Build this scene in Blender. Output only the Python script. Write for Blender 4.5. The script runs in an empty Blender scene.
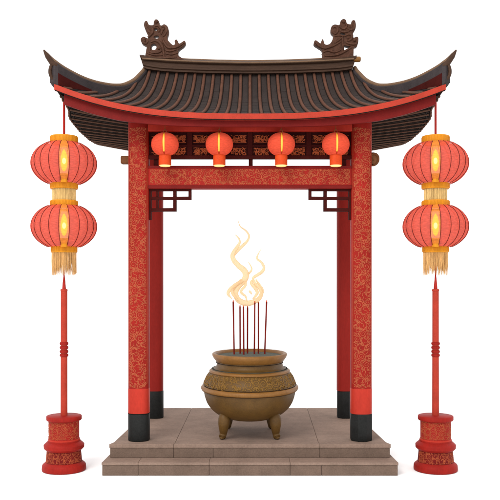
import bpy, bmesh, math, random
from mathutils import Vector, Matrix
PI = math.pi
scene = bpy.context.scene
COL = scene.collection
CAMY, CAMZ, F = -10.64, 2.486, 779.0

# ------------------------------------------------------------------ helpers
class MB:
    def __init__(s): s.v = []; s.f = []; s.smooth = []
    def add(s, vs, fs, smooth=True):
        o = len(s.v); s.v += [tuple(p) for p in vs]
        s.f += [tuple(i+o for i in f) for f in fs]; s.smooth += [smooth]*len(fs)
    def box(s, x0, x1, y0, y1, z0, z1):
        s.add([(x0,y0,z0),(x1,y0,z0),(x1,y1,z0),(x0,y1,z0),(x0,y0,z1),(x1,y0,z1),(x1,y1,z1),(x0,y1,z1)],
              [(0,3,2,1),(4,5,6,7),(0,1,5,4),(1,2,6,5),(2,3,7,6),(3,0,4,7)], False)
    def hexa(s, bot, top):
        s.add(list(bot)+list(top), [(0,3,2,1),(4,5,6,7),(0,1,5,4),(1,2,6,5),(2,3,7,6),(3,0,4,7)], False)
    def tube(s, pts, rad, n=8, flat=1.0, caps=True):
        pts = [Vector(p) for p in pts]; m = len(pts)
        if not hasattr(rad, '__len__'): rad = [rad]*m
        vs = []; a = None
        for i, p in enumerate(pts):
            d = (pts[min(i+1, m-1)] - pts[max(i-1, 0)])
            if d.length < 1e-9: d = Vector((0, 0, 1))
            d.normalize()
            if a is None:
                ref = Vector((0, 1, 0)) if abs(d.y) < .9 else Vector((1, 0, 0)); a = d.cross(ref).normalized()
            a = (a-d*a.dot(d)).normalized(); b = d.cross(a).normalized()
            for k in range(n):
                t = 2*PI*k/n
                vs.append(p + a*math.cos(t)*rad[i] + b*math.sin(t)*rad[i]*flat)
        fs = []
        for i in range(m-1):
            for k in range(n):
                k2 = (k+1) % n
                fs.append((i*n+k, i*n+k2, (i+1)*n+k2, (i+1)*n+k))
        if caps:
            fs.append(tuple(range(n-1, -1, -1))); fs.append(tuple((m-1)*n+k for k in range(n)))
        s.add(vs, fs)
    def lathe(s, prof, n=48, c=(0,0,0), sx=1, sy=1, a0=0.0, a1=2*PI, power=2.0):
        full = abs(a1-a0-2*PI) < 1e-6; cols = n if full else n+1
        vs = []
        for r, z in prof:
            for k in range(cols):
                a = a0 + (a1-a0)*k/n; ca, sa = math.cos(a), math.sin(a)
                q = (abs(ca)**power + abs(sa)**power)**(-1/power) if power != 2.0 else 1
                vs.append((c[0]+r*q*ca*sx, c[1]+r*q*sa*sy, c[2]+z))
        fs = []
        for i in range(len(prof)-1):
            for k in range(n):
                k2 = (k+1) % cols
                fs.append((i*cols+k, i*cols+k2, (i+1)*cols+k2, (i+1)*cols+k))
        if full:
            if prof[0][0] > 1e-4: fs.append(tuple(range(cols-1, -1, -1)))
            if prof[-1][0] > 1e-4: fs.append(tuple((len(prof)-1)*cols+k for k in range(cols)))
        s.add(vs, fs)
    def grid(s, fn, nu, nv, smooth=True):
        vs = [fn(i/nu, j/nv) for j in range(nv+1) for i in range(nu+1)]
        fs = [(j*(nu+1)+i, j*(nu+1)+i+1, (j+1)*(nu+1)+i+1, (j+1)*(nu+1)+i) for j in range(nv) for i in range(nu)]
        s.add(vs, fs, smooth)
    def ball(s, c, r, n=12, sq=(1,1,1)):
        m = n//2; prof = []
        vs = []; fs = []
        for i in range(m+1):
            t = PI*i/m
            for k in range(n):
                a = 2*PI*k/n
                vs.append((c[0]+r*sq[0]*math.sin(t)*math.cos(a), c[1]+r*sq[1]*math.sin(t)*math.sin(a), c[2]+r*sq[2]*math.cos(t)))
        for i in range(m):
            for k in range(n):
                fs.append((i*n+k, (i+1)*n+k, (i+1)*n+(k+1) % n, i*n+(k+1) % n))
        s.add(vs, fs)
    def build(s, name, m, parent=None, bevel=0, edge=50, loc=None):
        me = bpy.data.meshes.new(name); me.from_pydata(s.v, [], s.f); me.validate()
        bm = bmesh.new(); bm.from_mesh(me)
        bmesh.ops.remove_doubles(bm, verts=bm.verts, dist=1e-6)
        bmesh.ops.recalc_face_normals(bm, faces=bm.faces)
        bm.to_mesh(me); bm.free()
        me.shade_smooth()
        try: me.set_sharp_from_angle(angle=math.radians(edge))
        except Exception: pass
        me.materials.append(m)
        o = bpy.data.objects.new(name, me); COL.objects.link(o)
        if parent is not None: put(o, parent)
        if bevel:
            b = o.modifiers.new('bevel', 'BEVEL'); b.width = bevel; b.segments = 2; b.limit_method = 'ANGLE'; b.angle_limit = math.radians(40)
        return o
def world_loc(o):
    l = Vector(o.location); p = o.parent
    while p: l = l + Vector(p.location); p = p.parent
    return l
def put(o, parent):                       # keeps world-space mesh coordinates while parenting
    o.parent = parent; o.location = -world_loc(parent)
def tag(o, label, cat, group=None):
    o['label'] = label; o['category'] = cat
    if group: o['group'] = group
    return o
def empty(name, loc):
    o = bpy.data.objects.new(name, None); COL.objects.link(o); o.location = loc; o.empty_display_size = .1
    return o
def copy_tree(o, parent=None):
    c = o.copy(); COL.objects.link(c); c.parent = parent
    for ch in [x for x in bpy.data.objects if x.parent == o]: copy_tree(ch, c)
    return c
def catmull(P, n=6):
    P = [Vector(p) for p in P]; out = []
    for i in range(len(P)-1):
        a = P[max(i-1, 0)]; b = P[i]; c = P[i+1]; d = P[min(i+2, len(P)-1)]
        for k in range(n):
            t = k/n
            out.append(.5*((2*b)+(c-a)*t+(2*a-5*b+4*c-d)*t*t+(3*b-a-3*c+d)*t**3))
    out.append(P[-1]); return out
def lerpl(L, n):
    out = []
    for i in range(n):
        x = i/(n-1)*(len(L)-1); k = min(int(x), len(L)-2); out.append(L[k]+(L[k+1]-L[k])*(x-k))
    return out

# ------------------------------------------------------------------ materials
def srgb(c):
    return tuple((x/255/12.92 if x/255 <= .04045 else ((x/255+.055)/1.055)**2.4) for x in c)+(1,)
def mat(name, c, rough=.6, var=.25, scale=6, bump=.15, metal=0, stretch=(1,1,1), fine=60, spec=.1, c2=None, bscale=None):
    """procedural paint: two octaves of mottling between a darker and a lighter tone, fine grain in the bump"""
    m = bpy.data.materials.new(name); m.use_nodes = True; nt = m.node_tree; N = nt.nodes; L = nt.links
    b = N['Principled BSDF']; b.inputs['Roughness'].default_value = rough; b.inputs['Metallic'].default_value = metal
    b.inputs['Specular IOR Level'].default_value = spec
    tc = N.new('ShaderNodeTexCoord'); mp = N.new('ShaderNodeMapping'); mp.inputs['Scale'].default_value = stretch
    L.new(tc.outputs['Object'], mp.inputs['Vector'])
    n1 = N.new('ShaderNodeTexNoise'); n1.inputs['Scale'].default_value = scale; n1.inputs['Detail'].default_value = 8; n1.inputs['Roughness'].default_value = .65
    n2 = N.new('ShaderNodeTexNoise'); n2.inputs['Scale'].default_value = fine; n2.inputs['Detail'].default_value = 4
    L.new(mp.outputs[0], n1.inputs['Vector']); L.new(mp.outputs[0], n2.inputs['Vector'])
    ad = N.new('ShaderNodeMath'); ad.operation = 'MULTIPLY_ADD'; ad.inputs[1].default_value = .4
    sb = N.new('ShaderNodeMath'); sb.operation = 'MULTIPLY'; sb.inputs[1].default_value = .6
    L.new(n2.outputs[0], ad.inputs[0]); L.new(n1.outputs[0], sb.inputs[0]); L.new(sb.outputs[0], ad.inputs[2])
    r = N.new('ShaderNodeValToRGB'); e = r.color_ramp.elements
    e[0].position = .33; e[1].position = .67
    lo = tuple(x*(1-var) for x in c[:3])+(1,); hi = c2 if c2 else tuple(min(1, x*(1+var)) for x in c[:3])+(1,)
    e[0].color = lo; e[1].color = hi
    L.new(ad.outputs[0], r.inputs[0]); L.new(r.outputs[0], b.inputs['Base Color'])
    if bump:
        bp = N.new('ShaderNodeBump'); bp.inputs['Strength'].default_value = bump; bp.inputs['Distance'].default_value = .01
        L.new(ad.outputs[0], bp.inputs['Height']); L.new(bp.outputs[0], b.inputs['Normal'])
    return m
def lin(r, g, b): return (r, g, b, 1)
M = {}
M['ground'] = mat('white_sweep', lin(.93,.93,.93), .9, .01, 2, 0, spec=0)
M['red'] = mat('red_paint', lin(.245,.011,.007), .55, .22, 5, .1, stretch=(1,1,.35))
M['red_bright'] = mat('bright_red_paint', lin(.38,.028,.016), .5, .15, 5, .08, stretch=(1,1,.35))
M['red_back'] = mat('dull_red_paint', lin(.225,.013,.009), .6, .15, 4, .08, stretch=(1,1,.25))
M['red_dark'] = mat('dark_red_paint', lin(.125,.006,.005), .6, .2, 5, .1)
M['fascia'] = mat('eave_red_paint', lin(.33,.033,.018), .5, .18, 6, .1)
M['maroon'] = mat('maroon_lacquer', lin(.040,.006,.005), .8, .25, 8, .1, spec=.03)
M['panel'] = mat('dark_panel_lacquer', lin(.026,.005,.005), .8, .3, 10, .1, spec=.03)
M['carve_pale'] = mat('pale_gilt_line', lin(.39,.095,.042), .55, .25, 14, .1)
M['carve_dull'] = mat('worn_gilt_line', lin(.34,.070,.028), .6, .25, 14, .1)
M['carve_orange'] = mat('orange_gilt', lin(.36,.085,.030), .55, .25, 14, .1)
M['pan'] = mat('roof_pan_tile', lin(.0265,.019,.017), .65, .28, 5, .3)
M['rib'] = mat('roof_rib_tile', lin(.088,.038,.024), .6, .3, 9, .25)
M['dark_line'] = mat('black_line', lin(.008,.006,.005), .9, .2, 9, 0)  # black for drawn seam lines and painted shadow gaps
M['under'] = mat('roof_underside_tile', lin(.022,.0155,.0125), .75, .3, 6, .25)
M['under_rib'] = mat('roof_underside_rib', lin(.095,.050,.033), .75, .3, 10, .2)
M['ridge'] = mat('ridge_brown', lin(.046,.024,.015), .6, .3, 7, .3, stretch=(.4,1,2.5))
M['ridge_light'] = mat('ridge_cap_tan', lin(.135,.080,.048), .6, .25, 8, .2)
M['hip_panel'] = mat('hip_slate', lin(.034,.027,.028), .6, .3, 6, .2)
M['ornament'] = mat('ornament_bronze_brown', lin(.062,.026,.015), .55, .45, 16, .5)
M['wood'] = mat('purlin_wood', lin(.13,.05,.02), .6, .3, 12, .3)
M['black'] = mat('black_shoe_paint', lin(.014,.0145,.014), .5, .35, 7, .2)
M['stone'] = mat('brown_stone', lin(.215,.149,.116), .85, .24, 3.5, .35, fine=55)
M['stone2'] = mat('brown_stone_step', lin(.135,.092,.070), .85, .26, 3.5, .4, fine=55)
M['bronze'] = mat('burner_bronze', lin(.088,.043,.0085), .5, .28, 5, .2, metal=0, spec=.22)
M['bronze_light'] = mat('burner_bronze_polished', lin(.185,.082,.018), .45, .22, 7, .15, metal=0, spec=.22)
M['bronze_relief'] = mat('burner_relief_bronze', lin(.17,.088,.020), .5, .25, 12, .2, metal=0)
M['crease_dark'] = mat('dark_crease_line', lin(.018,.010,.005), .9, .3, 14, 0)  # dark outline colour with crease shade put into it
M['ash'] = mat('incense_ash', lin(.085,.088,.072), .95, .3, 18, .6)
M['stick'] = mat('incense_red', lin(.15,.010,.006), .7, .3, 20, .1)
M['stick_hot'] = mat('incense_tip', lin(.45,.07,.02), .8, .3, 30, .1)
M['gold'] = mat('gold_ring_paint', lin(.55,.215,.012), .5, .2, 10, .25, stretch=(3,3,.4))
M['fringe'] = mat('yellow_fringe', lin(.62,.43,.17), .8, .3, 30, .1, stretch=(3,3,.3))
M['tassel'] = mat('straw_tassel', lin(.56,.32,.12), .8, .35, 30, .1, stretch=(3,3,.3))
M['cord'] = mat('red_cord', lin(.32,.022,.016), .7, .2, 20, .1)
M['wire'] = mat('lantern_wire', lin(.10,.010,.008), .6, .3, 20, 0)
M['hookmetal'] = mat('brass_hook', lin(.28,.12,.04), .4, .2, 20, 0, metal=.5)
M['cup'] = mat('orange_lantern_cup', lin(.50,.050,.009), .5, .18, 9, .1)

def shell(name, c, transp, transl=.5, glow=None, flatc=False):
    m = bpy.data.materials.new(name); m.use_nodes = True; nt = m.node_tree; N = nt.nodes; L = nt.links
    N.remove(N['Principled BSDF']); out = N['Material Output']
    tc = N.new('ShaderNodeTexCoord'); wv = N.new('ShaderNodeTexNoise'); wv.inputs['Scale'].default_value = 22
    mp = N.new('ShaderNodeMapping'); mp.inputs['Scale'].default_value = (1,1,5); L.new(tc.outputs['Object'], mp.inputs[0]); L.new(mp.outputs[0], wv.inputs['Vector'])
    r = N.new('ShaderNodeValToRGB'); r.color_ramp.elements[0].position = .35; r.color_ramp.elements[1].position = .65
    q_ = (.97, 1.03) if flatc else (.82, 1.15); r.color_ramp.elements[0].color = tuple(x*q_[0] for x in c[:3])+(1,); r.color_ramp.elements[1].color = tuple(min(1, x*q_[1]) for x in c[:3])+(1,)
    L.new(wv.outputs[0], r.inputs[0])
    d = N.new('ShaderNodeBsdfDiffuse'); t = N.new('ShaderNodeBsdfTranslucent'); L.new(r.outputs[0], d.inputs[0]); L.new(r.outputs[0], t.inputs[0])
    mx = N.new('ShaderNodeMixShader'); mx.inputs[0].default_value = transl; L.new(d.outputs[0], mx.inputs[1]); L.new(t.outputs[0], mx.inputs[2])
    last = mx
    if transp:
        tr = N.new('ShaderNodeBsdfTransparent'); m2 = N.new('ShaderNodeMixShader'); m2.inputs[0].default_value = transp
        L.new(mx.outputs[0], m2.inputs[1]); L.new(tr.outputs[0], m2.inputs[2]); last = m2
    if glow:
        em = N.new('ShaderNodeEmission'); em.inputs[0].default_value = glow[0]; em.inputs[1].default_value = glow[1]
        a = N.new('ShaderNodeAddShader'); L.new(last.outputs[0], a.inputs[0]); L.new(em.outputs[0], a.inputs[1]); last = a
    L.new(last.outputs[0], out.inputs[0]); return m
def emis(name, c, s):
    m = bpy.data.materials.new(name); m.use_nodes = True; b = m.node_tree.nodes['Principled BSDF']
    b.inputs['Base Color'].default_value = c; b.inputs['Emission Color'].default_value = c; b.inputs['Emission Strength'].default_value = s; return m
M['silk'] = shell('coral_silk', lin(.50,.090,.066), .14, .5, (lin(1,.20,.12), .06))
M['pane'] = shell('amber_pane', lin(.80,.33,.07), .42, .5, (lin(1,.40,.08), .10))
M['paper'] = shell('orange_red_paper', lin(.56,.070,.035), 0, .35, (lin(1,.14,.07), .24))
M['flame'] = emis('flame_yellow', lin(1,.46,.06), 1.8)
M['flame_core'] = emis('flame_core', lin(1,.80,.35), 2.2)
M['slit'] = emis('slit_yellow', lin(.85,.36,.03), .30)
M['smoke'] = shell('cream_smoke', lin(.88,.72,.49), .14, .6, flatc=True)

# ------------------------------------------------------------------ carving: packed spirals in (u,v)
def scrolls(W, H, rmax, rmin, seed, fill=None, u0=0, v0=0, inside=None):
    rnd = random.Random(seed); circ = []; r = rmax
    while r > rmin:
        for _ in range(int(40*W*H/(r*r)/8)+30):
            u = rnd.uniform(-W/2+r*.85, W/2-r*.85) if W > 2*r*.86 else 0; v = rnd.uniform(r*.9, H-r*.9)
            if inside and not inside(u, v, r): continue
            if all((u-a)**2+(v-b)**2 > (r+c)**2*.60 for a, b, c in circ): circ.append((u, v, r))
        r *= .8
    paths = []
    for u, v, r in circ:
        a0 = rnd.uniform(0, 2*PI); d = rnd.choice((-1, 1)); kind = rnd.random()
        ax = rnd.uniform(.82, 1.0); ay = rnd.uniform(.82, 1.0)
        if kind < .45 or r < rmin*1.5:            # volute
            turns = .8+min(1.3, r/rmax*1.4)*rnd.uniform(.7, 1); n = int(10*turns)+4
            pl = [(math.cos(a0+d*2*PI*turns*i/n)*r*(.96-.82*(i/n)), math.sin(a0+d*2*PI*turns*i/n)*r*(.96-.82*(i/n))) for i in range(n+1)]; paths.append([(u0+u+p*ax, v0+v+q*ay) for p, q in pl])
        elif kind < .75:                          # S-scroll: two opposed hooks and a stem
            for e in (0, PI):
                n = 16; c, si = math.cos(a0+e)*r*.45, math.sin(a0+e)*r*.45
                paths.append([(u0+u+c+math.cos(a0+e+PI+d*4.6*i/n)*r*.45*(1-.6*i/n), v0+v+si+math.sin(a0+e+PI+d*4.6*i/n)*r*.45*(1-.6*i/n)) for i in range(n+1)])
        else:                                     # blossom: broken concentric arcs
            for k in range(3):
                rr = r*(.92-.28*k); st = rnd.uniform(0, 2*PI); ln = rnd.uniform(2.6, 4.8); n = 14
                paths.append([(u0+u+math.cos(st+ln*i/n)*rr*(1+.07*math.sin(5*ln*i/n)), v0+v+math.sin(st+ln*i/n)*rr*(1+.07*math.sin(5*ln*i/n))) for i in range(n+1)])
        if r > rmin*1.5:
            for k in range(3):                    # leaf flicks on the outside of the larger scrolls
                b = a0+rnd.uniform(0, 6.28); q = r*rnd.uniform(.3, .55)
                cx, cy = u+math.cos(b)*r, v+math.sin(b)*r
                paths.append([(u0+cx+math.cos(b+1.5+.5*i)*q*(1-.12*i), v0+cy+math.sin(b+1.5+.5*i)*q*(1-.12*i)) for i in range(5)])
    return [[(max(-W/2+u0, min(W/2+u0, a)), max(v0, min(H+v0, b))) for a, b in p] for p in paths]
def carve(mb, paths, fn, lr, n=4):
    for p in paths: mb.tube([fn(a, b) for a, b in p], lr, n, caps=False)

# ------------------------------------------------------------------ setting: white studio sweep
g = MB(); S = 700
g.add([(-S,-60,0),(S,-60,0),(S,S*2,0),(-S,S*2,0)], [(0,1,2,3)], False)
go = g.build('ground', M['ground']); go['kind'] = 'structure'

# ------------------------------------------------------------------ stone platform
PZ = .356
plat = empty('stone_platform', (0, 1.2, 0))
tag(plat, 'brown stone platform of two shallow steps under the gateway', 'platform')
def slab(mb, xs0, xs1, y0, y1, z0, z1, gap=.0018):
    """row of blocks between joints given at front (xs0) and back (xs1)"""
    for i in range(len(xs0)-1):
        a, b, c, d = xs0[i]+gap, xs0[i+1]-gap, xs1[i+1]-gap, xs1[i]+gap
        mb.hexa([(a,y0,z0),(b,y0,z0),(c,y1,z0),(d,y1,z0)], [(a,y0,z1),(b,y0,z1),(c,y1,z1),(d,y1,z1)])
top = MB()
slab(top, [-1.875,-1.02,.93,1.875], [-1.84,-1.005,.92,1.84], -.28, -.165, PZ-.05, PZ)
slab(top, [-1.835,-1.005,.92,1.835], [-1.71,-1.0,.98,1.71], -.160, 2.74, PZ-.05, PZ)
top.build('paving', M['stone'], plat, bevel=.004)
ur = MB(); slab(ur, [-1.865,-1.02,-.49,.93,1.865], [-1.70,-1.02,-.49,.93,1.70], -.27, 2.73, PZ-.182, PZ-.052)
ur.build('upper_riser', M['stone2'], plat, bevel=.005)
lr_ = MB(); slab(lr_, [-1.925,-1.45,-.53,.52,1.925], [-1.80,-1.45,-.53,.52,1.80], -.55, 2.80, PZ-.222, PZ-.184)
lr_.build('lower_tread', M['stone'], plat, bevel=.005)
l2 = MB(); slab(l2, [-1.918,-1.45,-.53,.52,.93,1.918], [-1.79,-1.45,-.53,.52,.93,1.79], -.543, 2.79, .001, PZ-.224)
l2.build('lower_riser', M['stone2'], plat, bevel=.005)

# ------------------------------------------------------------------ gateway
gate = empty('gateway', (0, .9, PZ))
tag(gate, 'red carved wooden gateway with a sweeping dark tiled roof on four posts', 'gateway')
R = .143; PX = 1.516
def fz(y, s): return CAMZ+(284-y)/s
S0 = 73.2
def se_front(u, r=R, p=2.6):                     # y offset of the superellipse front at x offset u
    q = min(.999, abs(u)/r); return -r*(1-q**p)**(1/p)
for sgn in (-1, 1):
    cx = sgn*PX
    zb = fz(389, 74.2); zs = fz(414.2, 74.2)
    mb = MB(); mb.lathe([(R,zs),(R,4.80)], 48, (cx,0,0), power=2.6)
    post = mb.build('front_post', M['red'], gate)
    mb = MB(); mb.lathe([(R+.002,zs-.004),(R+.003,zs),(R+.003,zb-.012),(R-.001,zb)], 48, (cx,0,0), power=2.6)
    mb.build('plain_band', M['red_bright'], post)
    mb = MB(); n = 48 if sgn < 0 else 8
    mb.lathe([(R-.002,PZ+.001),(R+.004,PZ+.012),(R+.004,zs-.012),(R-.001,zs)], n, (cx,0,0), power=2.3 if sgn < 0 else 2.0, a0=0 if sgn < 0 else PI/8, a1=2*PI if sgn < 0 else 2*PI+PI/8,
             sx=1 if sgn < 0 else 1.05, sy=1 if sgn < 0 else 1.05)
    mb.build('shoe', M['black'], post, edge=30)
    mb = MB(); mb.lathe([(R-.001,zs-.008),(R+.0065,zs-.005),(R+.0065,zs+.002),(R-.001,zs+.005)], n, (cx,0,0), power=2.6 if sgn < 0 else 2.0, a0=0 if sgn < 0 else PI/8, a1=2*PI if sgn < 0 else 2*PI+PI/8, sx=1 if sgn < 0 else 1.05, sy=1 if sgn < 0 else 1.05)
    if sgn < 0: mb.build('shoe_shadow_gap', M['dark_line'], post)  # dark ring added as a painted shadow gap above the shoe
    mb = MB(); fn = lambda u, v, cx=cx: (cx+u, se_front(u)-.001, v)
    W = .225; z0 = zb+.02; z1 = 4.60
    carve(mb, scrolls(W, z1-z0, .066, .010, 11 if sgn < 0 else 29, v0=z0), fn, .0032)
    for u in (-.122, .122): mb.tube([fn(u, z0+.05+(z1-z0-.05)*k/20) for k in range(21)], .003, 4)
    mb.tube([fn(-.122+.244*k/10, z0+.05-.06*math.sin(PI*k/10)) for k in range(11)], .003, 4)
    mb.build('post_carving', M['carve_pale'], post)
    # back post
    bx = sgn*1.515; by = 1.79; zt = fz(391.5, 63.4)
    mb = MB(); mb.lathe([(.130,zt),(.130,4.66)], 40, (bx,by,0), power=3.2)
    bp = mb.build('back_post', M['red_back'], gate)
    mb = MB(); mb.lathe([(.130,PZ+.001),(.135,PZ+.012),(.135,zt-.012),(.130,zt)], 40 if sgn < 0 else 8, (bx,by,0), power=2.4 if sgn < 0 else 2, a0=0 if sgn < 0 else PI/8, a1=2*PI if sgn < 0 else 2*PI+PI/8)
    mb.build('shoe', M['black'], bp, edge=30)

# tie beam with carved face
zt, zb = fz(166.5, S0), fz(189.3, S0); xi = PX-R+.01
mb = MB(); mb.box(-xi, xi, -.075, .075, zb, zt)
tie = mb.build('tie_beam', M['red'], gate, bevel=.006)
mb = MB(); mb.box(-xi, xi, -.085, -.074, zb, zb+.045); mb.box(-xi, xi, -.085, -.074, zt-.035, zt-.002); mb.build('moulding', M['red_dark'], tie, bevel=.004)
mb = MB(); H = zt-zb-.10
carve(mb, scrolls(2*xi-.06, H, .058, .010, 5, v0=zb+.055), lambda u, v: (u, -.077, v), .0032)
mb.build('beam_carving', M['carve_pale'], tie)
# upper beam
mb = MB(); mb.box(-xi, xi, -.11, .09, fz(131, 74), 4.72); mb.build('upper_beam', M['red_bright'], gate, bevel=.006)
# frieze
zt2, zb2 = fz(131, 74), fz(159.3, S0)
mb = MB(); mb.box(-xi, xi, -.03, .03, zb2, zt2-.001)
fr = mb.build('frieze_panel', M['panel'], gate, bevel=.003)
xs = [-1.39, -.82, 0.0, .80, 1.39]
mb = MB()
for x in xs[1:-1]: mb.box(x-.035, x+.035, -.05, -.029, zb2+.002, zt2-.002)
mb.box(-xi, xi, -.06, -.029, zb2-.004, zb2+.045); mb.box(-xi, xi, -.045, -.029, (zt2+zb2)/2-.005-.012, (zt2+zb2)/2+.012)
mb.build('frame', M['maroon'], fr, bevel=.004)
def fret_cell(x0, x1, z0, z1, seed):
    mb = MB()
    for p in scrolls(x1-x0, z1-z0, (z1-z0)*.30, .016, seed, u0=(x0+x1)/2, v0=z0):
        mb.tube([(a, -.037, b) for a, b in p], .0038, 4, caps=True)
    r = random.Random(seed)
    z = (z0+z1)/2
    for zz in (z0+.004, z, z1-.004):              # stems tying the scrollwork together
        n = 8; mb.tube([(x0+(x1-x0)*k/n, -.036, zz+r.uniform(-.008,.008)) for k in range(n+1)], .0034, 4)
    for k in range(2):
        xx = x0+(x1-x0)*(k+.5)/2; mb.tube([(xx+.02*math.sin(j*1.3+k), -.0355, z0+(z1-z0)*j/5) for j in range(6)], .0034, 4)
    mb.build('fretwork', M['carve_orange'], fr)
rows = [(fz(155.2, 74), fz(146.8, 74)), (fz(141.6, 74), fz(134.4, 74))]
for i in range(4):
    x0, x1 = xs[i], xs[i+1]; w = (x1-x0-.10)/2; 
    cells = [(x0+.05, x0+.05+.21), (x1-.05-.21, x1-.05)] if i in (1, 2) else [(x0+.05, x0+.05+.20), (x1-.05-.20, x1-.05)]
    for j, (za, zc) in enumerate(rows):
        for k, (a, b) in enumerate(cells): fret_cell(a, b, za, zc, 50+i*7+j*3+k)
# struts in the light gap
for x in (-1.285, .01, 1.285):
    mb = MB(); mb.box(x-.028, x+.028, -.028, .028, zt-.001, zb2+.002); mb.build('strut', M['maroon'], gate, bevel=.003)
# corner frets
def fret(sgn):
    mb = MB(); X = lambda px: (px-250)/S0
    def bar(a, b, c, d, dy=0):   # px box
        x0, x1 = sorted((sgn*X(a), sgn*X(b))); mb.box(x0, x1, -.035-dy, .035+dy, fz(d, S0), fz(c, S0))
    bar(148.8, 191.6, 189.4, 191.2); bar(149.2, 151.6, 191.2, 220); bar(188.6, 191.6, 191.25, 197.0); bar(151.6, 191.6, 197, 200)
    bar(173.3, 176.6, 191.25, 196.95); bar(173.3, 176.6, 200.05, 208.4); bar(151.65, 176.6, 208.4, 211.6)
    if sgn > 0: bar(156.5, 158.6, 191.25, 196.95); bar(156.5, 158.6, 200.05, 208.35)
    mb.build('corner_fret', M['maroon'], gate, bevel=.003)
fret(-1); fret(1)
# purlin ends beside the posts
mb = MB(); x0 = (121-250)/S0
mb.box(x0, -PX-R+.02, -.05, .05, fz(164.2, S0), fz(156.2, S0)); mb.build('purlin_end', M['wood'], gate, bevel=.02)
mb = MB(); cx, cz = (373-250)/S0, fz(158.6, S0)
sp = [(cx+math.cos(a)*r_, -.02, cz+math.sin(a)*r_*1.15) for a, r_ in [(-2.0+6.9*k/40, .088*(1-.8*k/40)) for k in range(41)]]
mb.tube(sp, lerpl([.012,.02,.018,.012], 41), 8, flat=2.2)
mb.lathe([(.0,-.03),(.07,-.03),(.075,0),(.07,.03),(0,.03)], 24)
nv = len(mb.v); k0 = nv-24*5
for i in range(k0, nv):
    x, y, z = mb.v[i]; mb.v[i] = (cx+x, z, cz+y*1.15)
mb.build('scroll_end', M['wood'], gate, edge=40)

# ------------------------------------------------------------------ roof
XE, YE, DY, YR = 2.517, -.55, 1.45, .9
def Xh(t): return XE-.967*t
def zr(x): return 5.600+.05*(x/1.55)**2
def zef(x, back=False):
    q = min(1, abs(x)/XE)**2.7
    return (4.63+.23*q) if back else (4.675+.381*q)
def slope(X, t, back=False):
    ze = zef(X/(1-.16*t), back); return ze+(zr(X)-ze)*(.6*t**1.2+.4*t**5)
def P_front(X, t): return Vector((X, YE+DY*t, slope(X, t)))
def P_back(X, t): return Vector((X, YR+DY*(1-t), slope(X, t, True)))
def zside(Y):
    t = (Y-YE)/(2*DY); pts = [(0,5.056),(.05,4.965),(.12,4.885),(.25,4.85),(.5,4.80),(.75,4.80),(.9,4.83),(1,4.86)]
    for (a, b), (c, d) in zip(pts, pts[1:]):
        if t <= c+1e-9:
            q = (t-a)/(c-a); return b+(d-b)*q
    return pts[-1][1]
def xeave(Y):
    q = Y-YE
    return XE-.085*math.exp(-((q-.36)/.30)**2)*min(1, q/.12)
def P_side(sg, Y, w):            # w 0 eave -> 1 hip
    if Y <= YR: t = (Y-YE)/DY; hz = slope(Xh(t), t); hx = Xh(t)
    else: t = 1-(Y-YR)/DY; hz = slope(Xh(t), t, True); hx = Xh(t)
    ez = zside(Y); xo = xeave(Y); return Vector((sg*(xo+(hx-xo)*w), Y, ez+(hz-ez)*w**1.35))
roof = empty('roof', (0, 0, 0)); roof.parent = gate; roof.location = (0, 0, 4.6-PZ)
TH = .045
mb = MB(); NX, NT = 80, 18
for off in (0, -TH):
    o = Vector((0, 0, off))
    mb.grid(lambda u, v: P_front((2*u-1)*Xh(v), v)+o, NX, NT)
    mb.grid(lambda u, v: P_back((2*u-1)*Xh(v), v)+o, NX, NT)
    for sg in (-1, 1): mb.grid(lambda u, v: P_side(sg, YE+2*DY*u, v)+o, 40, 14)
# edges
for fn in (lambda u: P_front((2*u-1)*XE, 0), lambda u: P_back((2*u-1)*XE, 0), lambda u: P_side(-1, YE+2*DY*u, 0), lambda u: P_side(1, YE+2*DY*u, 0)):
    mb.grid(lambda u, v: fn(u)+Vector((0, 0, -TH*v)), 80, 1)
pan_mb = mb
# upper ribs
mb = MB(); mbs = MB(); step = .1605
def rib(mbx, pts, r=.0235, lift=.008):
    mbx.tube([p+Vector((0, 0, lift)) for p in pts], r, 8)
ribx = [(k+.0)*step for k in range(-15, 16)]
for xe in ribx:
    tm = 1.0
    if abs(xe) > 1.84: tm = min(1, max(0, (XE-abs(xe))/(.967-.16*abs(xe))))
    if tm < .06: continue
    for Pf in (P_front, P_back):
        n = 22; rib(mb, [Pf(xe*(1-.16*tm*k/n), tm*k/n) for k in range(n+1)])
Ys = [YE+.10+.128*k for k in range(22)]
for sg in (-1, 1):
    for Y in Ys:
        n = 8; rib(mb, [P_side(sg, Y, k/n) for k in range(n+1)], .024)
mb.build('rib_tiles', M['rib'], roof)
mbs = MB()                                       # black tubes along both sides of every rib: painted rib shadow gap
for xe in ribx:
    tm = 1.0
    if abs(xe) > 1.84: tm = min(1, max(0, (XE-abs(xe))/(.967-.16*abs(xe))))
    if tm < .1: continue
    for d in (-.026, .026):
        n = 18; mbs.tube([P_front(xe*(1-.16*tm*k/n)+d, tm*k/n)+Vector((0, 0, .004)) for k in range(n+1)], .007, 5)
mbs.build('dark_line', M['dark_line'], roof)
# tile-course lips on the pans (thin overlapping edges)
mb = pan_mb
for xe0, xe1 in zip(ribx, ribx[1:]):
    for k in range(1, 12):
        t = k/12
        a, b = xe0*(1-.16*t), xe1*(1-.16*t)
        if max(abs(a), abs(b)) > Xh(t)-.02: continue
        mb.tube([P_front(a+(b-a)*q, t)+Vector((0, 0, .001)) for q in (.15,.5,.85)], .0020, 4, caps=False)
tiles = mb.build('pan_tiles', M['pan'], roof)
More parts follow.
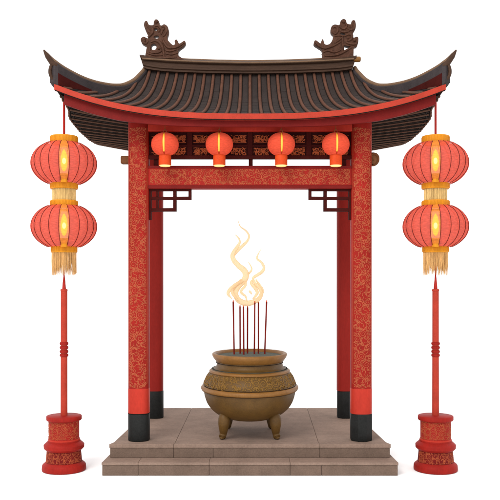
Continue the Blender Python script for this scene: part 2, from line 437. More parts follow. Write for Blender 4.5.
# boarded soffit under the eaves, with rafters on the side eaves
def P_sof(sg, Y, w):
    o = P_side(sg, Y, 0); q = (Y-YE)/(2*DY); zi = 4.665-.055*q
    return Vector((sg*(abs(o.x)-.02+(1.40-abs(o.x)+.02)*w), Y, zi+(o.z-TH-.008-zi)*(1-w)**1.25))
mb = MB()
for sg in (-1, 1): mb.grid(lambda u, v: P_sof(sg, YE+.08+(2*DY-.09)*u, v), 40, 8)
mb.grid(lambda u, v: Vector((-1.40+2.8*u, YE+.08+(2*DY-.12)*v, 4.665-.055*v)), 4, 10)
mb.build('soffit', M['under'], roof)
for sg in (-1, 1):
    for k in range(14):
        Y = YE+.17+.195*k; n = 6
        mb = MB(); mb.tube([P_sof(sg, Y, i/n)+Vector((0, 0, -.008)) for i in range(n+1)], .013, 6); mb.build('rafter', M['under_rib'], roof)
for sg in (-1, 1):
    mb = MB()
    for k in range(42):
        Y = YE+.14+.065*k; n = 6
        if k % 3 == 1: continue
        mb.tube([P_sof(sg, Y, i/n)+Vector((0, 0, -.003)) for i in range(n+1)], .006, 4)
    mb.tube([P_sof(sg, YE+.12+(2*DY-.16)*i/30, .03)+Vector((0, 0, -.004)) for i in range(31)], .008, 5)
    mb.build('soffit_battens', M['dark_line'], roof)
for sg in (-1, 1):                              # scalloped tile ends on the side eaves
    mb = MB()
    for k in range(44):
        p = P_side(sg, YE+.12+.0635*k, 0)
        mb.ball((p.x+sg*.010, p.y, p.z-.036), .031 if k % 2 else .024, 8, (.6, 1, .9))
    mb.tube([P_side(sg, YE+.12+.0635*k, 0)+Vector((sg*.004, 0, -.03)) for k in range(44)], .016, 6)
    mb.build('side_tile_ends', M['under_rib'], roof)
# fascia boards
def board(y0, y1, ztop, zbot, xm, name, m, back=False, bevel=.004):
    mb = MB(); n = 80
    def sec(x):
        z = zef(x, back); a, b = z+ztop(x), z+zbot(x)
        return [(x,y0,b),(x,y1,b),(x,y1,a),(x,y0,a)]
    vs = []
    for i in range(n+1): vs += sec(-xm+2*xm*i/n)
    fs = [(i*4+k, i*4+(k+1) % 4, (i+1)*4+(k+1) % 4, (i+1)*4+k) for i in range(n) for k in range(4)]
    fs += [(3,2,1,0), tuple(n*4+k for k in range(4))]
    mb.add(vs, fs); return mb.build(name, m, roof, bevel=bevel, edge=35)
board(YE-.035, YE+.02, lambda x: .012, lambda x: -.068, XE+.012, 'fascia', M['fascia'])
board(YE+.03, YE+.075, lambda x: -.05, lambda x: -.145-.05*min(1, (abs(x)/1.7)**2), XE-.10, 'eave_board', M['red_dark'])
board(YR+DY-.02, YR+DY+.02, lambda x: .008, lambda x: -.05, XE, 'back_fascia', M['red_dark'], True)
mb = MB(); mb.tube([(-XE+2*XE*i/80, YE-.036, zef(-XE+2*XE*i/80)-.069) for i in range(81)], .0065, 6); mb.build('shadow_bead', M['dark_line'], roof)  # black bead painting the shadow line under the fascia
# hip ridges
def hip(sg, back):
    pts = []; tops = []
    T = [1, .97, .93, .89, .84, .78, .72, .65, .58, .5, .42, .34, .26, .18, .1, .04, 0]
    H = [5.64, 5.56, 5.49, 5.43, 5.38, 5.34, 5.312, 5.288, 5.272, 5.256, 5.246, 5.243, 5.252, 5.275, 5.307, 5.336, 5.355]
    mb = MB(); cap = MB(); path = []
    for t, h in zip(T, H):
        p = P_back(sg*Xh(t), t) if back else P_front(sg*Xh(t), t)
        zt_ = max(h-(.12*(1-t) if back else 0), p.z+.045); path.append((p, zt_))
    for _ in range(3):
        zz = [z for _, z in path]
        path = [(p, z if i in (0, len(path)-1) else max(p.z+.03, .25*zz[i-1]+.5*z+.25*zz[i+1])) for i, (p, z) in enumerate(path)]
    d = Vector((sg*.55, .83 if back else -.83, 0)); p0 = path[-1][0]
    # the beam
    secs = []
    w = .045; nrm = Vector((.83, sg*(.55 if not back else -.55), 0))
    for p, zt_ in path: secs.append((p, p.z-.02, zt_))
    e = p0+Vector((sg*.045, (-.02 if not back else .02), 0)); secs.append((e, p0.z+.045, path[-1][1]+.02))
    vs = []
    for p, a, b in secs:
        for (o, z) in ((-w, a), (w, a), (w, b-.02), (0, b), (-w, b-.02)):
            q = p+nrm*o; vs.append((q.x, q.y, z))
    m = len(secs)
    fs = [(i*5+k, i*5+(k+1) % 5, (i+1)*5+(k+1) % 5, (i+1)*5+k) for i in range(m-1) for k in range(5)]+[(4,3,2,1,0), tuple((m-1)*5+k for k in range(5))]
    mb.add(vs, fs)
    hr = mb.build('hip_ridge', M['hip_panel'], roof, bevel=.006, edge=30)
    cp = [Vector((p.x, p.y, zt_)) for p, zt_ in path]
    zt0 = path[-1][1]
    yy = 1 if back else -1
    cp += [Vector((p0.x+sg*.045, p0.y+yy*.02, zt0+.03)), Vector((p0.x+sg*.095, p0.y+yy*.06, zt0+.085)), Vector((p0.x+sg*.13, p0.y+yy*.10, zt0+.135))]
    sm = catmull(cp, 6)
    cap.tube(sm, lerpl([.030]*17+[.032,.026,.008], len(sm)), 10)
    cap.build('ridge_cap', M['ridge_light'], hr)
    # lower moulding under the cap and the heavy upturned snout
    sn = MB(); q = [c+Vector((-sg*.006*min(1, (len(sm)-1-i)/8), 0, -.038*min(1, (len(sm)-1-i)/12))) for i, c in enumerate(sm)]
    sn.tube(q, lerpl([.03]*16+[.040,.040,.034,.007], len(q)), 10)
    sn.tube(catmull([p0+Vector((sg*.05, yy*.02, .26)), p0+Vector((sg*.065, yy*.03, .20)), p0+Vector((sg*.06, yy*.03, .13)), p0+Vector((sg*.02, yy*.0, .06))], 4), .022, 8)
    mw = MB(); mp = []
    for k in range(9):
        t = .34*(1-k/8)
        p = (P_back if back else P_front)(sg*Xh(t), t); h = .135*(1-t/.34)
        mp.append([p+nrm*(sgn_*.052)+Vector((0, 0, zz)) for sgn_, zz in ((-1, .0), (1, .0), (1, .02+h), (-1, .02+h))])
    vs2 = [v for q_ in mp for v in q_]; m2 = len(mp)
    mw.add(vs2, [(i*4+j, i*4+(j+1) % 4, (i+1)*4+(j+1) % 4, (i+1)*4+j) for i in range(m2-1) for j in range(4)]+[(3,2,1,0), tuple((m2-1)*4+j for j in range(4))], False)
    mw.build('maroon_wedge', M['maroon'], hr, edge=30)
    sn.build('ridge_moulding', M['ridge'], hr)
for sg in (-1, 1):
    for back in (False, True): hip(sg, back)
for sg in (-1, 1):                               # short arm behind the fascia that carries the lantern string
    mb = MB(); mb.box(sg*2.484-.022, sg*2.484+.022, YE+.02, -.19, 5.00, 5.05); mb.build('hanger_arm', M['red_dark'], roof, bevel=.004)
# main ridge: stacked mouldings, gently sagging
rd = MB(); n = 40
prof = [(-.085,0),(-.085,.025),(-.105,.035),(-.105,.062),(-.075,.072),(-.075,.115),(-.11,.130),(-.11,.160),(-.05,.19),(.05,.19),(.11,.160),(.11,.130),(.075,.115),(.075,.072),(.105,.062),(.105,.035),(.085,.025),(.085,0)]
vs = []
XR0, XR1 = -1.60, 1.545
for i in range(n+1):
    x = XR0+(XR1-XR0)*i/n
    z = zr(x)-.015+.05*max(0, (abs(x)-1.2)/.35)**2*.5
    sc = 1+.06*abs(x/1.55)
    for a, b in prof: vs.append((x+(b-.1)*(.35 if i == n else (-.35 if i == 0 else 0)), YR+a, z+b*sc))
k = len(prof)
fs = [(i*k+j, i*k+(j+1) % k, (i+1)*k+(j+1) % k, (i+1)*k+j) for i in range(n) for j in range(k)]+[tuple(range(k-1,-1,-1)), tuple(n*k+j for j in range(k))]
rd.add(vs, fs); ridge = rd.build('main_ridge', M['ridge'], roof, edge=25)
mb = MB()
for z_, y_, r_ in ((.147, -.112, .013), (.19, 0, .03)):
    mb.tube([(XR0+.02+(XR1-XR0-.04)*i/30, YR+y_, zr(XR0+.02+(XR1-XR0-.04)*i/30)-.015+z_*(1+.06*abs((XR0+(XR1-XR0)*i/30)/1.55))) for i in range(31)], r_, 8)
mb.build('ridge_roll', M['ridge_light'], ridge)
mb = MB(); mb.lathe([(0,-.05),(.035,-.05),(.042,-.02),(.042,.04),(.03,.055),(0,.055)], 20)
mb.v = [(1.575+z, YR-.06+x, fz(60.5, 67.5)+y) for x, y, z in mb.v]
mb.build('ridge_end_boss', M['bronze_light'], ridge)

# ridge dragons: pierced scroll silhouettes with rounded thickness and raised relief
def ornament(origin, outer, holes, relief, balls):
    SR = 67.5
    def P(p): return ((origin[0]+p[0]/9.26-250)/SR, (284-(origin[1]+p[1]/9.26))/SR+CAMZ)
    cu = bpy.data.curves.new('ridge_dragon', 'CURVE'); cu.dimensions = '2D'; cu.fill_mode = 'BOTH'
    for poly in [outer]+holes:
        sp = cu.splines.new('POLY'); pts = [P(p) for p in poly]
        if len(poly) > 8:
            cl = [Vector((a, b, 0)) for a, b in pts]; L_ = len(cl); out = []
            for i in range(L_):
                a, b, c, d = cl[i-1], cl[i], cl[(i+1) % L_], cl[(i+2) % L_]
                for q in range(3):
                    t = q/3; out.append(.5*((2*b)+(c-a)*t+(2*a-5*b+4*c-d)*t*t+(3*b-a-3*c+d)*t**3))
            pts = [(v.x, v.y) for v in out]
        sp.points.add(len(pts)-1)
        for i, (a, b) in enumerate(pts): sp.points[i].co = (a, b, 0, 1)
        sp.use_cyclic_u = True
    cu.extrude = .045; cu.bevel_depth = .012; cu.bevel_resolution = 2; cu.offset = -.008
    tmp = bpy.data.objects.new('tmp', cu); COL.objects.link(tmp)
    dg = bpy.context.evaluated_depsgraph_get(); dg.update()
    me = bpy.data.meshes.new_from_object(tmp.evaluated_get(dg)); bpy.data.objects.remove(tmp)
    mb = MB(); mb.add([(v.co.x, YR-v.co.z, v.co.y) for v in me.vertices], [tuple(p.vertices) for p in me.polygons], False)
    for path, r in relief:
        for side in (-1, 1):
            c = catmull([(P(p)[0], YR+side*.058, P(p)[1]) for p in path], 4)
            mb.tube(c, [r/9.26/SR*(1-.45*abs(2*i/(len(c)-1)-1)) for i in range(len(c))], 6)
    for (p, r) in balls:
        for side in (-1, 1):
            a, b = P(p); mb.ball((a, YR+side*.055, b), r/9.26/SR, 10)
    mb.build('ridge_dragon', M['ornament'], ridge, edge=40)
def ell(cx, cy, rx, ry, n=14): return [(cx+rx*math.cos(2*PI*i/n), cy+ry*math.sin(2*PI*i/n)) for i in range(n)]
ornament((136,16), [(120,420),(98,340),(105,290),(62,262),(50,222),(75,203),(112,218),(122,200),(98,150),(80,100),(85,65),(105,58),(122,92),(165,95),(170,62),(195,45),(215,62),(218,88),(240,100),(265,88),(295,110),(303,160),(290,215),(310,250),(345,280),(365,268),(362,240),(380,230),(400,266),(425,255),(450,240),(460,260),(440,290),(395,325),(393,372),(430,402),(430,420)],
    [ell(168,296,27,30), ell(187,136,19,13), ell(194,205,25,14)],
    [([(115,210),(145,180),(160,150),(150,115)],18), ([(90,75),(100,120),(130,160),(165,175)],16), ([(175,110),(205,100),(230,120),(245,150),(235,180)],16),
     ([(240,110),(275,110),(285,150),(265,190),(250,200)],14), ([(140,255),(175,240),(215,250),(245,290),(260,350),(265,400)],18), ([(130,300),(135,340),(170,350),(215,345),(240,330)],16),
     ([(250,215),(265,260),(300,300),(350,305),(400,290),(450,255)],16), ([(270,325),(320,335),(380,320)],14), ([(110,355),(180,372),(260,372)],12), ([(115,385),(200,400),(380,392)],14), ([(270,355),(330,365),(390,352)],12), ([(65,215),(85,235),(75,255),(100,265),(115,240)],14)],
    [((192,62),20),((255,135),15),((150,140),12),((215,150),14),((78,228),18),((215,310),16)])
ornament((308,16), [(130,400),(128,322),(62,278),(55,252),(70,235),(112,264),(122,245),(135,225),(150,270),(185,275),(215,250),(235,190),(212,160),(215,110),(245,90),(290,95),(300,58),(325,38),(348,52),(355,80),(398,88),(403,58),(425,50),(437,80),(435,125),(412,165),(415,210),(450,203),(462,225),(450,285),(425,294),(418,310),(415,370),(400,420),(130,425)],
    [[(330,280),(395,292),(328,333)], ell(315,178,26,13)],
    [([(65,255),(120,300),(190,300),(250,255),(320,205)],16), ([(140,320),(220,290),(300,250)],14), ([(130,350),(180,330),(240,345),(300,325)],14), ([(150,378),(230,375),(310,352),(400,300)],16),
     ([(225,120),(250,110),(270,140),(250,175),(230,160)],16), ([(290,110),(320,130),(350,110),(345,75)],16), ([(420,70),(420,120),(385,140),(360,120)],16), ([(330,200),(370,180),(400,190),(390,230),(360,240)],16),
     ([(345,255),(390,270),(440,265),(450,225)],16), ([(315,215),(318,270),(318,340)],12), ([(290,150),(330,160),(380,150)],14), ([(240,200),(280,190),(340,200)],12)],
    [((325,62),20),((270,125),13),((375,115),14),((425,235),16),((365,215),12),((210,330),14)])

# ------------------------------------------------------------------ small lanterns under the eave
LY = -.24; SL = F/(LY-CAMY)
def small_lantern(px):
    x = (px-250)/SL; z = fz(156, SL)
    t = empty('hanging_lantern', (x, LY, z))
    zc = fz(144.4, SL); a, b = .183, .155
    mb = MB(); prof = []
    for i in range(19):
        q = PI*(.10+.80*i/18); prof.append((a*math.sin(q)**.85, zc-b*math.cos(q)))
    nseg = 80; o0 = -PI/2+.085
    mb.lathe(prof, nseg, (x,LY,0), a0=o0, a1=o0+2*PI-.17)
    mb.build('paper_shade', M['paper'], t)
    mb = MB()
    mb.lathe([(r*.985, z_) for r, z_ in prof[3:-1]], 6, (x,LY,0), a0=-PI/2-.084, a1=-PI/2+.084); mb.build('light_slit', M['slit'], t)
    mb = MB()
    for d in (-.085, .085):
        mb.tube([(x+math.cos(-PI/2+d)*(r+.001), LY+math.sin(-PI/2+d)*(r+.001), z_) for r, z_ in prof[1:-1]], .0022, 5)
    mb.build('rib', M['cup'], t)
    zb_ = fz(166.3, SL); zt_ = fz(155.2, SL)
    mb = MB(); mb.lathe([(.076,zb_+.012),(.083,zb_+.014),(.083,zt_-.012),(.079,zt_),(.0,zt_)], 32, (x,LY,0)); mb.build('cup', M['cup'], t)
    mb = MB(); mb.lathe([(0,zb_),(.066,zb_),(.075,zb_+.008),(.077,zb_+.022),(.0,zb_+.022)], 32, (x,LY,0)); mb.build('glowing_rim', M['slit2'], t)
    mb = MB(); c = fz(131.3, SL); mb.tube([(x+.018*math.cos(q), LY, c+.022*math.sin(q)) for q in [2*PI*k/14 for k in range(15)]], .0055, 6)
    mb.tube([(x, LY, c-.02), (x, LY, c-.06)], .009, 6); mb.tube([(x, LY, c+.02), (x, LY, c+.14)], .0035, 5); mb.lathe([(0,c-.055),(.045,c-.055),(.03,c-.04),(0,c-.04)], 16, (x,LY,0))
    mb.build('hook', M['hookmetal'], t)
    return t
M['slit2'] = emis('glow_pale', lin(1,.62,.22), .7)
where = ['beside the left carved post', 'second from the left carved post', 'second from the right carved post', 'beside the right carved post']
for px, w in zip((165, 219.3, 281.2, 335.8), where):
    tag(small_lantern(px), 'small glowing orange-red lantern under the eave, '+w, 'lantern', 'small lanterns under the eave')

# ------------------------------------------------------------------ large lantern strings and their stands
SY = -.22; SS = F/(SY-CAMY)
def Zs(y, r=0): return CAMZ+(284-y)*((SY-CAMY)-r)/F
def big_lantern(root, x, yt, yb, rot):
    zt_, zb_ = Zs(yt), Zs(yb); zc = (zt_+zb_)/2; b = (zt_-zb_)/2*1.13; a = .428; NG = 20
    def pr(k, n=20):
        q = PI*(.155+.69*k/n); return a*math.sin(q)**.92, zc+b*math.cos(q)
    lant = empty('lantern', (0,0,0)); lant.parent = root; lant.location = Vector((x, SY, zc))-Vector(root.location)
    mb = MB(); pane = MB(); wire = MB()
    for gidx in range(NG):
        a0 = -PI/2+2*PI*(gidx-.5)/NG+rot; a1 = a0+2*PI/NG
        tgt = pane if gidx == 0 else mb
        def fn(u, v):
            r, z = pr(v*20); ang = a0+(a1-a0)*u; rr = r*(1+.030*math.sin(PI*u)-.010)
            return (x+rr*math.cos(ang), SY+rr*math.sin(ang), z)
        tgt.grid(fn, 6, 20)
        wire.tube([(x+(pr(k)[0]+.001)*math.cos(a0), SY+(pr(k)[0]+.001)*math.sin(a0), pr(k)[1]) for k in range(21)], .0042, 5)
    mb.build('silk_shade', M['silk'], lant)
    pane.build('amber_pane', M['pane'], lant); wire.build('wire_ribs', M['wire'], lant)
    bulb(root, (x+.08*math.cos(-PI/2+rot), SY+.08*math.sin(-PI/2+rot), zc), 3.6, .05)
    h = zt_-zb_; fx, fy = x+.24*math.cos(-PI/2+rot), SY+.24*math.sin(-PI/2+rot)
    fl = MB(); fl.lathe([(0,zc-h*.26),(.026,zc-h*.22),(.042,zc-h*.12),(.047,zc),(.040,zc+h*.12),(.024,zc+h*.22),(0,zc+h*.29)], 20, (fx,fy,0)); fl.build('flame', M['flame'], lant)
    fl = MB(); fl.ball((x+.30*math.cos(-PI/2+rot), SY+.30*math.sin(-PI/2+rot), zc-.01), .026, 12, (1,1,1.6)); fl.build('flame_core', M['flame_core'], lant)
    fl = MB(); fl.lathe([(0,zb_-.01),(.045,zb_-.01),(.045,zc-h*.31),(0,zc-h*.31)], 16, (fx,fy,0)); fl.build('candle', M['gold'], lant)
    for dz in (-.34, .36):
        fl = MB(); fl.lathe([(.050,zc+h*dz-.014),(.058,zc+h*dz-.012),(.058,zc+h*dz+.012),(.050,zc+h*dz+.014)], 20, (fx,fy,0)); fl.build('brown_band', M['hookmetal'], lant)
def bulb(root, loc, e, r):
    l = bpy.data.lights.new('lantern_light', 'POINT'); l.energy = e; l.color = (1,.55,.22); l.shadow_soft_size = r
    o = bpy.data.objects.new('lantern_light', l); COL.objects.link(o); o.location = loc
def ring(root, x, y0, y1, r=.182):
    mb = MB(); a, b = Zs(y0), Zs(y1); mb.lathe([(r-.02,b),(r-.004,b+.002),(r,b+.012),(r,a-.012),(r-.004,a-.002),(r-.02,a)], 40, (x,SY,0))
    for k in range(60):
        q = 2*PI*k/60; mb.tube([(x+(r+.0005)*math.cos(q), SY+(r+.0005)*math.sin(q), b+.014), (x+(r+.0005)*math.cos(q), SY+(r+.0005)*math.sin(q), a-.014)], .003, 4)
    mb.build('gold_ring', M['gold'], root)
def fringe(root, x, y0, y1, r, ragged, name, m, seed):
    rnd = random.Random(seed); mb = MB()
    for lay in range(2 if ragged else 1):
        for k in range(84):
            q = 2*PI*(k+.5*lay+rnd.uniform(-.25,.25))/84; rr = r-lay*.02; 
            yb = y1-(rnd.random()**1.5)*ragged; dx = rnd.uniform(-.006,.006) if ragged else 0
            a = Zs(y0); b = Zs(yb)
            mb.tube([(x+rr*math.cos(q), SY+rr*math.sin(q), a), (x+rr*math.cos(q)+dx*.4, SY+rr*math.sin(q), (a+b)/2), (x+(rr+dx)*math.cos(q)+dx, SY+(rr+dx)*math.sin(q), b)], [.0048,.0045,.0015 if ragged else .0045], 4)
    mb.build(name, m, root)
def lantern_string(x, side):
    root = empty('lantern_string', (x, SY, Zs(279)))
    tag(root, 'two large coral lanterns on one cord with straw tassel, %s end of the roof' % side, 'lantern string', 'lantern strings hung at the roof corners')
    mb = MB(); mb.tube([(x,SY,Zs(138)),(x,SY,5.002)], .016, 8); mb.build('cord', M['cord'], root)
    ring(root, x, 136.3, 144.2); rot = math.atan2(-x, SY-CAMY); big_lantern(root, x, 143.2, 183.8, rot)
    ring(root, x, 183.3, 189.3); fringe(root, x, 188, 201.5, .150, 0, 'yellow_fringe', M['fringe'], 4); ring(root, x, 200.6, 206.8)
    mb = MB(); mb.tube([(x,SY,Zs(187)),(x,SY,Zs(203))], .13, 24); mb.build('inner_core', M['fringe'], root)
    big_lantern(root, x, 206, 247, rot); ring(root, x, 246.4, 252.8, .172)
    fringe(root, x, 252, 275.5, .158, 8, 'tassel', M['tassel'], 9)
    return root
def stand(x, side):
    root = empty('pole_stand', (x, SY, 0))
    tag(root, 'slim red pole on a carved round red pedestal, standing %s of the stone platform' % side, 'pole stand', 'red pole stands beside the platform')
    Z = lambda y, r: Zs(y, r)
    mb = MB(); mb.lathe([(0,.001),(.270,.001),(.287,.006),(.290,.022),(.286,Z(469.5,.28)),(.280,Z(468.6,.28)),(.248,Z(466.0,.25)),(.240,Z(465.6,.24)+.004),(0,Z(465.6,.235)+.01)], 56, (x,SY,0)); mb.build('foot', M['red'], root, edge=28)
    zl, zh = Z(466,.235), Z(452.6,.222)
    mb = MB(); mb.lathe([(.234,zl-.01),(.237,zl+.01),(.221,zh)], 56, (x,SY,0)); ld = mb.build('lower_drum', M['red_dark'], root)
    cy = lambda rf: (lambda u, v: (x+rf(v)*math.sin(u/rf(v)), SY-rf(v)*math.cos(u/rf(v)), v))
    mb = MB(); carve(mb, scrolls(.66, zh-zl-.02, .042, .010, 17, v0=zl+.012), cy(lambda v: .2375-(v-zl)*.09), .0029); mb.build('drum_carving', M['carve_dull'], ld)
    zt1, zt2 = Z(453.6,.26), Z(444,.24)
    mb = MB(); mb.lathe([(.215,zt1-.004),(.236,zt1),(.258,zt1+.022),(.264,zt1+.028),(.266,zt2-.052),(.260,zt2-.044),(.222,zt2-.010),(.214,zt2-.008),(.214,zt2+.008),(.2,zt2+.012)], 56, (x,SY,0)); mb.build('collar', M['red'], root, edge=28)
    zu0, zu1 = zt2, Z(422.3,.2)
    mb = MB(); mb.lathe([(.206,zu0),(.206,zu0+.02),(.200,zu0+.026),(.200,zu1)], 56, (x,SY,0)); ud = mb.build('upper_drum', M['red'], root)
    mb = MB(); mb.lathe([(.200,zu0+.004),(.209,zu0+.006),(.209,zu0+.024),(.200,zu0+.030)], 56, (x,SY,0)); mb.build('plain_hoop', M['red_bright'], ud)
    mb = MB(); carve(mb, scrolls(.56, zu1-zu0-.035, .045, .010, 23, v0=zu0+.032), cy(lambda v: .2005), .0029); mb.build('drum_carving', M['carve_dull'], ud)
    zc0, zc1 = Z(422.8,.22), Z(418.2,.22)
    mb = MB(); mb.lathe([(.205,zc0-.006),(.225,zc0),(.233,zc0+.01),(.233,zc1-.008),(.226,zc1),(.0,zc1+.004)], 56, (x,SY,0)); mb.build('capstone', M['red'], root)
    mb = MB(); mb.lathe([(.046,zc1),(.044,Zs(349)),(.043,Zs(291.2)),(.047,Zs(291)),(.047,Zs(289.4)),(.040,Zs(289))], 24, (x,SY,0)); mb.build('pole', M['fascia'], root)
    for y in (343.5, 347.5, 351.5, 355.2):
        mb = MB(); zc = Zs(y); mb.lathe([(.04,zc-.022),(.054,zc-.016),(.058,zc),(.054,zc+.016),(.04,zc+.022)], 24, (x,SY,0)); mb.build('pole_ring', M['red'], root)
    mb = MB(); mb.lathe([(.026,Zs(289.1)),(.020,Zs(283)),(.010,Zs(276)),(.008,Zs(250.5))], 12, (x,SY,0)); mb.build('spike', M['cord'], root)
for x, s in ((-2.487, 'left'), (2.482, 'right')):
    lantern_string(x, s); stand(x, s)

# ------------------------------------------------------------------ incense burner
BY = .46; BX = -.005; OV = 1.3
burner = empty('incense_burner', (BX, BY, PZ))
tag(burner, 'round bronze incense burner with scroll band on short legs, on the stone platform', 'incense burner')
body = [(0,.570),(.18,.576),(.33,.600),(.45,.650),(.545,.725),(.605,.81),(.638,.90),(.650,.965),(.652,1.0),(.648,1.09),(.612,1.18),(.548,1.262)]
body = [(max(0, v.x), v.y) for v in catmull([(r, z, 0) for r, z in body], 4)]
mb = MB(); mb.lathe(body, 72, (BX,BY,0), sy=OV); bo = mb.build('bowl', M['bronze'], burner, edge=60)
mb = MB(); mb.lathe([(.545,1.245),(.560,1.262),(.545,1.285),(.500,1.305),(.475,1.318),(.468,1.36),(.474,1.40),(.47,1.41)], 72, (BX,BY,0), sy=OV); mb.build('neck', M['bronze'], burner, edge=60)
mb = MB(); mb.lathe([(.552,1.236),(.572,1.245),(.575,1.262),(.560,1.275),(.530,1.288)], 72, (BX,BY,0), sy=OV); mb.build('shoulder_ring', M['bronze_light'], burner, edge=70)
mb = MB(); mb.lathe([(.648,.985),(.680,.992),(.692,1.012),(.690,1.035),(.675,1.052),(.645,1.058)], 72, (BX,BY,0), sy=OV); mb.build('flange', M['bronze_light'], burner, edge=70)
mb = MB(); mb.lathe([(.468,1.385),(.492,1.41),(.520,1.45),(.533,1.480),(.532,1.500),(.515,1.512),(.492,1.506),(.478,1.485),(.472,1.44)], 72, (BX,BY,0), sy=OV); mb.build('rim', M['bronze_light'], burner, edge=70)
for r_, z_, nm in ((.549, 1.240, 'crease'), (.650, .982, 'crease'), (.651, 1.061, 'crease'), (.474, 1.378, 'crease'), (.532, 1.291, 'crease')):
    mb = MB(); mb.lathe([(r_-.01,z_-.006),(r_+.005,z_-.003),(r_+.005,z_+.003),(r_-.01,z_+.006)], 72, (BX,BY,0), sy=OV); mb.build(nm, M['crease_dark'], burner)  # dark bead added as a drawn crease line, shade put in as colour
def ashf(u, v):
    a = 2*PI*u; r = .476*v
    return (BX+r*math.cos(a), BY+r*OV*math.sin(a), 1.468+.022*(1-v*v)+.006*math.sin(9*a+5*v)*v*(1-v)*3)
mb.grid(ashf, 48, 10); mb.build('ash', M['ash'], burner)
def belly(u, v):
    pts = [(.653,1.05),(.650,1.09),(.612,1.18),(.556,1.25)]
    for (r0, z0), (r1, z1) in zip(pts, pts[1:]):
        if v <= z1: break
    q = max(0, (v-z0)/(z1-z0)); r = r0+(r1-r0)*q+.002; a = -PI/2+u/.62
    return (BX+r*math.cos(a), BY+r*OV*math.sin(a), v)
mb = MB(); carve(mb, scrolls(2.5, .17, .072, .018, 41, v0=1.068), belly, .0062, 5); mb.build('scroll_band', M['bronze_relief'], burner)
for (lx, ly) in ((-.350, -.40), (.350, -.40), (-.30, .36), (.30, .36)):
    sg = 1 if lx > 0 else -1; f = -1 if ly < 0 else 1; mb = MB(); x, y = BX+lx, BY+ly
    c = catmull([(x-sg*.025, y-f*.03, .76), (x-sg*.01, y+f*.02, .70), (x, y+f*.045, .62), (x+sg*.006, y+f*.035, .53), (x+sg*.010, y+f*.01, .45), (x+sg*.022, y+f*.015, .40), (x+sg*.03, y+f*.03, .378)], 5)
    mb.tube(c, lerpl([.025,.066,.083,.078,.062,.050,.052,.036], len(c)), 14)
    mb.ball((x+sg*.03, y+f*.03, .377), .034, 12, (1,1.2,.6)); mb.build('leg', M['bronze'], burner)

# ------------------------------------------------------------------ incense sticks and smoke
sticks = [(233.2,300.2,234.2,'leftmost'), (240,305,240.2,'second from left'), (243.5,305.5,243.8,'third from left'), (247.6,306,247.5,'middle'), (254.8,301,254.3,'third from right'), (258.4,301,258.4,'second from right'), (266.7,300.3,264.6,'rightmost')]
SB = 70.2
for i, (xt, yt, xb, w) in enumerate(sticks):
    yy = BY+(-.05, .05, -.08, .06, -.02, .08, 0)[i]; s = F/(yy-CAMY)
    a = Vector(((xb-250)/s, yy, 1.455)); b = Vector(((xt-250)/s, yy, fz(yt, s)))
    root = empty('incense_stick', a); tag(root, 'thin dark red incense stick standing in the burner, %s of the seven' % w, 'incense stick', 'incense sticks in the burner')
    mb = MB(); mb.tube([a, a+(b-a)*.97], .0115, 8); mb.build('shaft', M['stick'], root)
    mb = MB(); mb.tube([a+(b-a)*.965, b], [.0105, .007], 8); mb.build('tip', M['stick_hot'], root)
def SP(p, d=0): return ((224+p[0]/5.556-250)/SB, BY+d, CAMZ+(284-(220+p[1]/5.556))/SB)
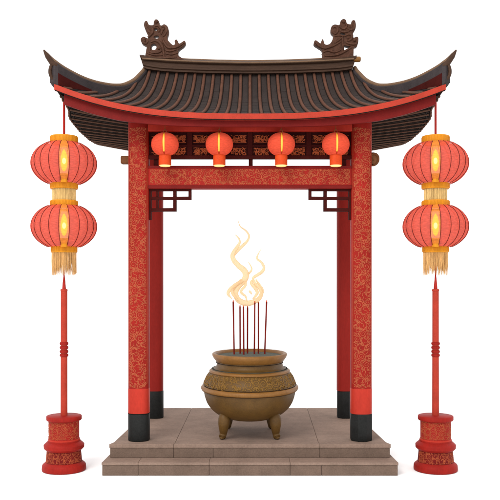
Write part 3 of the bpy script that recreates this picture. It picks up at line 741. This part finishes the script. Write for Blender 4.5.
strands = [
 ([(78,0),(90,35),(122,60),(139,88),(128,118),(100,145),(72,175),(56,200)], [.5,3.5,5,6,7,9,8,4], .01),
 ([(58,78),(82,102),(86,128),(66,160),(48,195),(56,225),(82,255),(110,278),(122,305),(112,335),(86,362),(68,390),(66,420),(85,448),(120,463),(160,457),(195,436),(208,405),(195,375),(172,350),(160,330)],
  [1,4,6,9,11,12,13,15,16,15,14,13,13,14,14,13,11,9,8,7,6], 0),
 ([(160,332),(166,318),(190,303),(214,285),(222,262),(208,236),(184,214),(190,190),(210,155)], [6,7,8,8,7,6,5,3,.5], .01),
 ([(104,338),(66,360),(32,388),(24,412),(44,438)], [7,8,7,6,1], -.03),
 ([(118,340),(118,365),(98,388),(98,406),(120,424),(126,448)], [6,5,5,5,4,3], -.02),
 ([(138,392),(146,400),(156,414)], [2,5,1], -.03),
 ([(158,335),(152,352),(176,382),(184,408),(160,440)], [5,6,7,6,3], .02),
 ([(96,330),(78,352),(50,380),(46,402),(62,428),(84,450)], [5,5,6,6,5,2], -.04),
 ([(176,330),(192,352),(212,382),(214,404),(196,428),(176,446)], [3,4,5,5,4,2], .03),
 ([(134,232),(152,262),(150,284),(128,305)], [1,3,4,5], .02)]
mb = MB()
for k, (pts, w, d) in enumerate(strands):
    c = catmull([SP(p, d+.008*math.sin(i*.5+k)) for i, p in enumerate(pts)], 7)
    ww = lerpl([q*(1.0 if k == 0 else 1.15 if k < 3 else 1.45)/5.556/SB for q in w], len(c)); mb.tube(c, ww, 12, flat=.7)
sm = mb.build('smoke', M['smoke'], None, edge=80)
tag(sm, 'curling wisps of cream smoke rising from the incense sticks', 'smoke')

# ------------------------------------------------------------------ light, world, camera
w = bpy.data.worlds.new('World'); scene.world = w; w.use_nodes = True
w.node_tree.nodes['Background'].inputs[0].default_value = (1,1,1,1); w.node_tree.nodes['Background'].inputs[1].default_value = 1.5
def area(name, loc, target, size, power, col=(1,1,1)):
    l = bpy.data.lights.new(name, 'AREA'); l.size = size; l.energy = power; l.color = col
    o = bpy.data.objects.new(name, l); COL.objects.link(o); o.location = loc
    o.rotation_euler = (Vector(target)-Vector(loc)).to_track_quat('-Z', 'Y').to_euler(); return o
area('key_light', (-6, -11, 13), (0, .5, 2.5), 6.5, 1600, (1,.97,.93))
cam = bpy.data.cameras.new('Camera'); co = bpy.data.objects.new('Camera', cam); COL.objects.link(co)
co.location = (0, CAMY, CAMZ); co.rotation_euler = (PI/2, 0, 0)
cam.lens = 36*F/500; cam.sensor_width = 36; cam.shift_y = .068; cam.clip_end = 3000
scene.camera = co
scene.view_settings.view_transform = 'Standard'; scene.view_settings.look = 'None'; scene.view_settings.exposure = 0; scene.view_settings.gamma = 1
scene.render.resolution_x = 1024; scene.render.resolution_y = 1024
